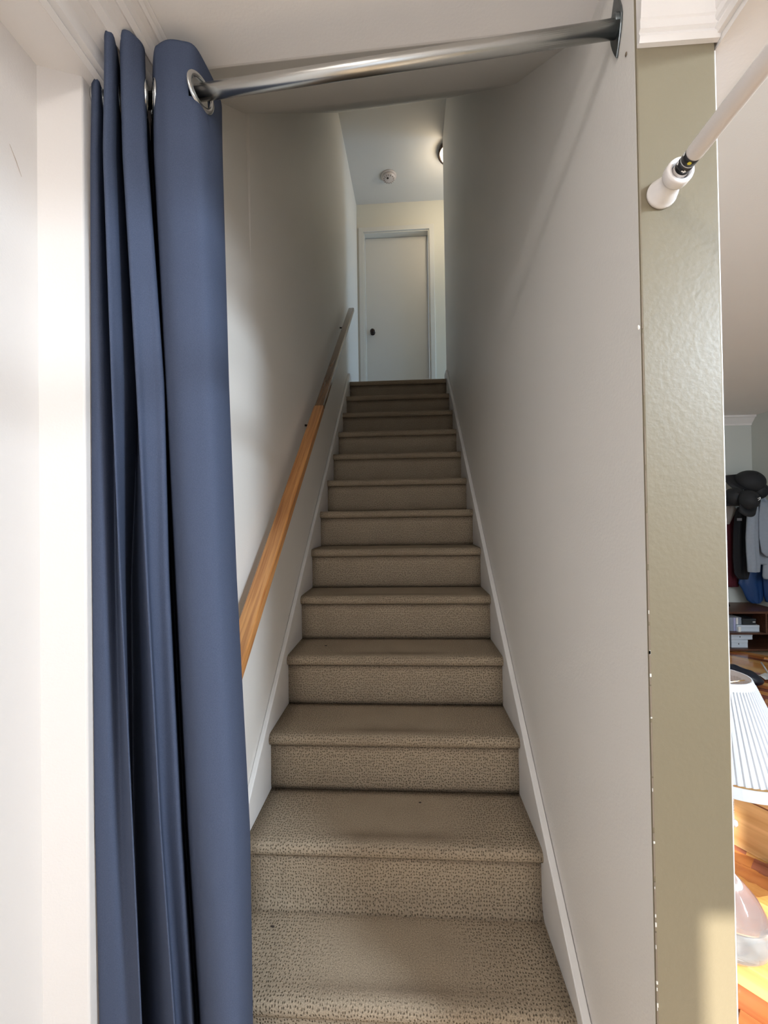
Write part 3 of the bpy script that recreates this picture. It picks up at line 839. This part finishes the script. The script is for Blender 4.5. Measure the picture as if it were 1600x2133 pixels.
# shoe cubby bench against the far wall
YQ = 4.28
def P(px, py, y=YQ): return at(px, py, y=y)
ztop = P(1550, 1274).z; zmid = P(1550, 1319).z; zlow = P(1550, 1361).z
xq0 = P(1513, 1300).x; xq1 = XFAR-.06
cb = empty('shoe_bench', ((xq0+xq1)/2, YQ, 0), 'dark walnut open shelf bench under the hanging coats', 'bench')
def cbox(name, *b): obj(name, boxbm(*b), M_walnut, cb, bevel=.002, world=True)
cbox('top', xq0-.02, xq1, YQ, YFAR-.003, ztop-.022, ztop)
cbox('side_panel', xq0, xq0+.02, YQ+.005, YFAR-.004, 0, ztop-.022)
cbox('side_panel', xq1-.022, xq1-.002, YQ+.005, YFAR-.004, 0, ztop-.022)
cbox('shelf', xq0+.02, xq1-.022, YQ+.005, YFAR-.01, zmid-.016, zmid)
cbox('shelf', xq0+.02, xq1-.022, YQ+.005, YFAR-.01, max(.012, zlow-.016), max(.03, zlow))
xdv = P(1597, 1300).x
cbox('divider', xdv, xdv+.018, YQ+.008, YFAR-.01, zmid, ztop-.022)
cbox('back_panel', xq0+.02, xq1-.022, YFAR-.010, YFAR-.005, .01, ztop-.022)
zl_ = max(.03, zlow)
def carton(name, px0, px1, ybot, h, depth, m, label, y=YQ+.05, rz=0, cat='box', group=None):
    a_ = P(px0, 1300, y); b_ = P(px1, 1300, y); w = b_.x-a_.x
    e = empty(name, (a_.x+w/2, y+depth/2, ybot), label, cat, group, rz=rz)
    obj('body', boxbm(-w/2, w/2, -depth/2, depth/2, 0, h*.62), m, e, bevel=.002)
    obj('lid', boxbm(-w/2-.001, w/2+.001, -depth/2-.001, depth/2+.001, h*.62+.001, h), m, e, bevel=.002)
    return e, w, depth
M_wbox = mat('white_card_box', (.62, .70, .80, 1), .35); M_dbox = mat('black_card_box', (.025, .03, .035, 1), .4); M_gbox = mat('grey_blue_card', (.30, .34, .42, 1), .5)
sc_ = (YQ+.05)/F_PX
e, w, dp = carton('gadget_box', 1523, 1557, zl_+.001, 15.5*sc_, .16, M_wbox, 'lower of two white gadget boxes on the bottom shelf of the bench')
def fruit(e, w, dp, h, s, ox=0):
    bm = bmesh.new()
    pts = [(s*.9*cos(t)*(1-.12*(sin(t) > .8)), s*sin(t)*(.95 if sin(t) > 0 else 1.05)) for t in [2*pi*k/18 for k in range(18)]]
    prism(bm, [(ox+x, -dp/2-.0025, h+z) for x, z in pts], (0, .002, 0))
    prism(bm, [(ox+x*s, -dp/2-.0025, h+z*s) for x, z in [(0, 1.15), (.5, 1.3), (.6, 1.9), (.1, 1.6)]], (0, .002, 0))
    obj('fruit_emblem', bm, M_black, e)
fruit(e, w, dp, .038, .0055, -.01)
e, w, dp = carton('gadget_box', 1522, 1567, zl_+15.5*sc_+.003, 10.5*sc_, .16, M_wbox, 'upper and wider of two white gadget boxes on the bottom shelf of the bench', rz=.03)
fruit(e, w, dp, .028, .005, -.02)
e, w, dp = carton('router_box', 1536, 1582, zmid+.001, 13*sc_, .15, M_wbox, 'long pale blue and white box on the middle shelf of the bench', rz=-.03)
obj('paper_tag', boxbm(-w/2+.005, -w/2+.03, -dp/2-.012, -dp/2-.003, -.0, .05), M_whp, e)
e, w, dp = carton('camera_box', 1548, 1575, zmid+13*sc_+.004, 12*sc_, .14, M_dbox, 'black box with a small pale mark on top of the long pale box', rz=.0)
obj('pale_mark', boxbm(.03, .055, -dp/2-.003, -dp/2-.001, .025, .033), M_whp, e)
for i, (p0, p1, m_, lb) in enumerate(((1520, 1527.5, M_gbox, 'grey book at the left end on the middle bench shelf'), (1528, 1533, mat('lilac_card', (.42, .44, .66, 1), .5), 'lilac booklet beside the grey book on the bench shelf'),
                        (1534, 1538, M_whp, 'white booklet on the middle bench shelf'), (1538.6, 1545.2, M_gbox, 'grey book beside the black box on the bench shelf'))):
    a_ = P(p0, 1300, YQ+.07); b_ = P(p1, 1300, YQ+.07); yb2 = YQ+.07
    zbk = zmid+13*sc_+.004 if p0 > 1531 else zmid+.001
    h_ = (zmid+27*sc_) - zbk
    e = empty('book', ((a_.x+b_.x)/2, yb2, zbk), lb, 'book', 'books on the bench shelf')
    w = b_.x-a_.x
    obj('cover', boxbm(-w/2, w/2, 0, .12, 0, h_), m_, e, bevel=.0015)
    obj('pages', boxbm(-w/2+.003, w/2-.003, .002, .122, .003, h_+.0006), M_whp, e)

# dark shoe at the left end on top of the bench
q = P(1516, 1247, YQ+.12)
e = empty('dark_shoe', (q.x-.03, YQ+.2, ztop), 'black shoe toe at the left end of the bench top', 'shoe')
bm = bmesh.new(); rg = []
for t, hw, hh in ((0, .01, .02), (.01, .03, .045), (.05, .042, .055), (.12, .035, .07), (.2, .033, .095), (.25, .028, .1), (.26, .01, .06)):
    rg.append([(.10-t, hw*cos(a_), max(0.012, hh/2+hh/2*sin(a_))) for a_ in [2*pi*k/14 for k in range(14)]])
loft(bm, rg); obj('upper', bm, M_black, e, smooth=True)
bm = bmesh.new(); prism(bm, [(.105*cos(a_)-.03, .045*sin(a_), 0) for a_ in [2*pi*k/20 for k in range(20)]], (0, 0, .014)); obj('sole', bm, M_black, e)

# coat rail with clothes
zr_ = at(1550, 1046, y=4.66).z
cr_ = empty('coat_rack', (3.45, YFAR, zr_), 'dark wooden wall coat rack hidden behind caps and coats', 'coat rack')
obj('backboard', boxbm(3.22, 3.80, YFAR-.02, YFAR-.001, zr_-.04, zr_+.05), M_walnut, cr_, bevel=.003, world=True)
for hx in (3.30, 3.42, 3.54, 3.68):
    bm = bmesh.new(); tube(bm, [(hx, YFAR-.02, zr_), (hx, YFAR-.07, zr_-.005), (hx, YFAR-.09, zr_+.03)], .006, 8); obj('hook', bm, M_bronze, cr_, smooth=True, world=True)

def garment(name, outline, yc, depth, m, label, seed, cat='coat', folds=7):
    "outline: rows (py, px_left, px_right) seen on plane y=yc; lofted closed cloth body with folds"
    r_ = random.Random(seed); ph = r_.random()*6; bm = bmesh.new(); rings_ = []
    for (py, a_, b_) in outline:
        A = at(a_, py, y=yc); B = at(b_, py, y=yc); cx_ = (A.x+B.x)/2; hw = (B.x-A.x)/2; z = (A.z+B.z)/2
        rg = []
        for k in range(56):
            t = 2*pi*k/56
            f = 1+.16*sin(folds*t+ph+.6*sin(z*4))+.06*sin(folds*2.3*t+1.3+z*2)
            rg.append((cx_+hw*cos(t)*(1+.03*sin(5*t+ph)), yc+depth/2*sin(t)*f*min(1, hw/.05+.3), z))
        rings_.append(rg)
    # densify
    dense = []
    for r0, r1 in zip(rings_, rings_[1:]):
        for s in (0, .34, .67):
            dense.append([tuple(Vector(p0).lerp(Vector(p1), s)) for p0, p1 in zip(r0, r1)])
    dense.append(rings_[-1])
    loft(bm, dense)
    if cat is None: return bm
    return bm
def put(name, bm, m, label, cat, loc, parent=None, group=None):
    e = empty(name, loc, label, cat, group)
    obj('body', bm, m, e, smooth=True, world=True); return e
M_maroon = mat('maroon_fleece', (.09, .008, .018, 1), .9, noise=.2, nscale=50); M_blackc = mat('black_cloth', (.008, .009, .013, 1), .85)
M_greyj = mat('pale_grey_fleece', (.30, .34, .40, 1), .9, noise=.08, nscale=40); M_blue = mat('royal_blue_nylon', (.008, .045, .16, 1), .5)
M_cream = mat('cream_lining', (.42, .40, .38, 1), .8)
bm = garment('c', [(1058, 1508, 1530), (1075, 1505, 1533), (1110, 1503, 1535), (1160, 1503, 1537), (1200, 1503, 1538), (1222, 1504, 1539)], 4.66, .06, M_maroon, '', 1)
e = put('maroon_jacket', bm, M_maroon, 'maroon jacket hanging at the left of the coats, partly behind the wall end', 'jacket', (3.3, 4.64, .6))
bm = garment('c', [(1054, 1506, 1528), (1060, 1504, 1534), (1068, 1506, 1531), (1092, 1508, 1519)], 4.60, .06, M_cream, '', 3, folds=3)
obj('hood_lining', bm, M_cream, e, smooth=True, world=True)
bm = garment('c', [(1056, 1538, 1554), (1072, 1531, 1557), (1110, 1528, 1559), (1160, 1527, 1560), (1195, 1530, 1560), (1206, 1538, 1557)], 4.54, .07, M_blackc, '', 5)
e = put('black_coat', bm, M_blackc, 'long black coat hanging between the maroon and the pale grey jacket', 'coat', (3.4, 4.5, .7))
q = at(1541, 1082, y=4.42); obj('small_label', boxbm(q.x-.02, q.x+.02, q.y-.002, q.y+.01, q.z-.013, q.z+.013), mat('label_grey', (.2, .2, .22, 1), .6), e, world=True)
bm = garment('c', [(1030, 1577, 1584), (1040, 1571, 1594), (1055, 1565, 1606), (1090, 1560, 1614), (1130, 1560, 1616), (1160, 1562, 1616), (1175, 1566, 1612)], 4.46, .10, M_greyj, '', 8)
e = put('grey_jacket', bm, M_greyj, 'pale grey hooded jacket with hanging sleeves at the right of the black coat', 'jacket', (3.6, 4.52, .7))
bm = garment('c', [(1050, 1560, 1578), (1080, 1556, 1580), (1120, 1554, 1579), (1150, 1555, 1580), (1175, 1557, 1583), (1190, 1558, 1582), (1191.5, 1559, 1581)], 4.38, .06, M_greyj, '', 9, folds=4)
obj('sleeve', bm, M_greyj, e, smooth=True, world=True)
bm = garment('c', [(1045, 1583, 1604), (1080, 1580, 1614), (1120, 1581, 1618), (1150, 1586, 1620), (1160, 1596, 1618)], 4.36, .06, M_greyj, '', 12, folds=4)
obj('sleeve', bm, M_greyj, e, smooth=True, world=True)
bm = garment('c', [(1158, 1592, 1612), (1180, 1590, 1616), (1200, 1589, 1618), (1206, 1592, 1616)], 4.42, .05, M_greyj, '', 14, folds=3)
obj('hem', bm, M_greyj, e, smooth=True, world=True)
bm = garment('c', [(1150, 1560, 1600), (1180, 1550, 1606), (1200, 1541, 1590), (1215, 1538, 1590), (1228, 1546, 1590), (1250, 1556, 1588), (1256, 1564, 1582)], 4.585, .07, M_blue, '', 17, folds=5)
e = put('blue_jacket', bm, M_blue, 'royal blue jacket hanging lowest beneath the grey jacket', 'jacket', (3.55, 4.5, .6))
bm = garment('c', [(1195, 1588, 1612), (1215, 1590, 1616), (1240, 1592, 1616), (1254, 1596, 1614)], 4.55, .07, M_blue, '', 19, folds=4)
obj('sleeve', bm, M_blue, e, smooth=True, world=True)

# caps
M_cap = mat('black_cap_cloth', (.010, .011, .014, 1), .7)
def cap(px, py, y, r_px, tilt, brim_dir, label, mark=None):
    c = at(px, py, y=y); r = r_px*y/F_PX
    e = empty('baseball_cap', c, label, 'cap', 'caps piled on the coat rack')
    R_ = Matrix.Rotation(tilt[1], 4, 'Y') @ Matrix.Rotation(tilt[0], 4, 'X') @ Matrix.Rotation(brim_dir, 4, 'Z')
    bm = bmesh.new(); rings_ = []
    for k in range(10):
        t = k/9*pi/2; rr = r*cos(t) if k < 9 else r*.02; zz = r*1.0*sin(t)
        rings_.append([(rr*cos(a_)*1.08*(1+.012*cos(6*a_)), rr*sin(a_)*(1+.012*cos(6*a_)), zz) for a_ in [2*pi*j/36 for j in range(36)]])
    loft(bm, rings_); bm.transform(R_); obj('crown', bm, M_cap, e, smooth=True)
    bm = bmesh.new(); top = []; 
    arc = [radians(-62+124*k/14) for k in range(15)]
    inner = [(r*1.06*cos(a_), r*.99*sin(a_), r*.10) for a_ in arc]
    outer = [(r*1.0+ r*.85*cos(a_*1.1)*1.0, r*.98*sin(a_), r*(.06-.22*abs(sin(a_))**2)) for a_ in arc]
    vi = [bm.verts.new(p) for p in inner]; vo_ = [bm.verts.new(p) for p in outer]
    for k in range(14): bm.faces.new((vi[k], vi[k+1], vo_[k+1], vo_[k]))
    bm.transform(R_); o = obj('brim', bm, M_cap, e, smooth=True); s_ = o.modifiers.new('s', 'SOLIDIFY'); s_.thickness = .004
    bm = bmesh.new(); bmesh.ops.create_icosphere(bm, subdivisions=2, radius=r*.09, matrix=R_ @ Matrix.Translation((0, 0, r))); obj('button', bm, M_cap, e, smooth=True)
    if mark:
        bm = bmesh.new(); mx, mz, s = mark
        y0 = -r*1.04
        if s > 0:     # chevron
            for a_, b_ in (((-1, .2), (1.2, 1.2)), ((1.2, 1.2), (1.0, -.2)), ((1.0, -.2), (-.6, -1.4))):
                tube(bm, [(mx+a_[0]*s, y0, mz+a_[1]*s), (mx+b_[0]*s, y0, mz+b_[1]*s)], s*.28, 6)
        else:
            s = -s; tube(bm, [(mx-s*1.6, y0, mz-.2*s), (mx, y0-.004, mz), (mx+s*1.6, y0, mz+.3*s)], [s*.2, s*.5, s*.3], 6)
        obj('emblem', bm, M_whp, e)
    return e
cap(1560, 1006, 4.44, 25, (radians(48), radians(6)), radians(180), 'topmost black cap on the coat rack')
cap(1578, 1022, 4.42, 17, (radians(70), radians(35)), radians(200), 'black cap at the right of the pile with its crown turned sideways')
cap(1530, 1036, 4.36, 19, (radians(60), radians(-25)), radians(160), 'black cap at the left of the pile with a dark oval emblem', (-.005, -.02, -.011))
cap(1558, 1042, 4.26, 19, (radians(75), radians(8)), radians(265), 'front black cap of the pile with a small white chevron emblem', (.025, .01, .011))

# dark garment, paper and cable on the floor before the bench
e = empty('dark_bag', at(1540, 1412, z=0), 'dark navy bag slumped on the floor in front of the bench', 'bag')
bm = bmesh.new(); rings_ = []
A, B = at(1505, 1398, z=.06), at(1588, 1420, z=.03)
for k in range(13):
    t = k/12; c = A.lerp(B, t); rr = .085*(max(.02, sin(pi*min(1, t*.92+.06))))**.5
    rings_.append([(c.x+.3*rr*cos(a_), c.y+rr*1.3*cos(a_), max(.002, .075*(1-t*.5)+rr*.75*sin(a_)*(1+.1*sin(3*a_+k)))) for a_ in [2*pi*j/24 for j in range(24)]])
loft(bm, rings_); obj('body', bm, mat('navy_nylon', (.012, .016, .03, 1), .35), e, smooth=True, world=True)
bm = bmesh.new(); tube(bm, [at(1586, 1380, z=.16), at(1594, 1392, z=.15), at(1600, 1402, z=.08), at(1606, 1406, z=.02)], .006, 8); obj('strap', bm, mat('silver_piping', (.5, .5, .52, 1), .3), e, smooth=True, world=True)
q = at(1600, 1416, z=.0); r5 = random.Random(9)
bm = bmesh.new(); V = [[bm.verts.new((q.x-.07+.05*i+r5.uniform(-.008, .008), q.y-.06+.04*j, .012+r5.uniform(0, .03))) for j in range(4)] for i in range(5)]
for i in range(4):
    for j in range(3): bm.faces.new((V[i][j], V[i+1][j], V[i+1][j+1], V[i][j+1]))
o = obj('crumpled_paper', bm, M_whp); s_ = o.modifiers.new('s', 'SOLIDIFY'); s_.thickness = .001
tag(o, 'crumpled white paper on the floor at the end of the dark bag', 'paper')
# clear plastic wrap between chest and lamp
q = at(1566, 1806, z=0)
bm = bmesh.new(); NI = 14
V = [[bm.verts.new((q.x-.20+.40*i/NI, q.y-.13+.20*j/NI-.35*(.40*i/NI)*.6, .006+.012*r5.random()+.010*abs(sin(i*.9+j*.4)))) for j in range(NI+1)] for i in range(NI+1)]
for i in range(NI):
    for j in range(NI): bm.faces.new((V[i][j], V[i+1][j], V[i+1][j+1], V[i][j+1]))
M_film = bpy.data.materials.new('clear_film'); M_film.use_nodes = True
pf = M_film.node_tree.nodes['Principled BSDF']; pf.inputs['Roughness'].default_value = .12; pf.inputs['Transmission Weight'].default_value = 1; pf.inputs['IOR'].default_value = 1.12
o = obj('plastic_wrap', bm, M_film, smooth=False); tag(o, 'clear crinkled plastic wrap on the floor between lamp and chest', 'plastic wrap')
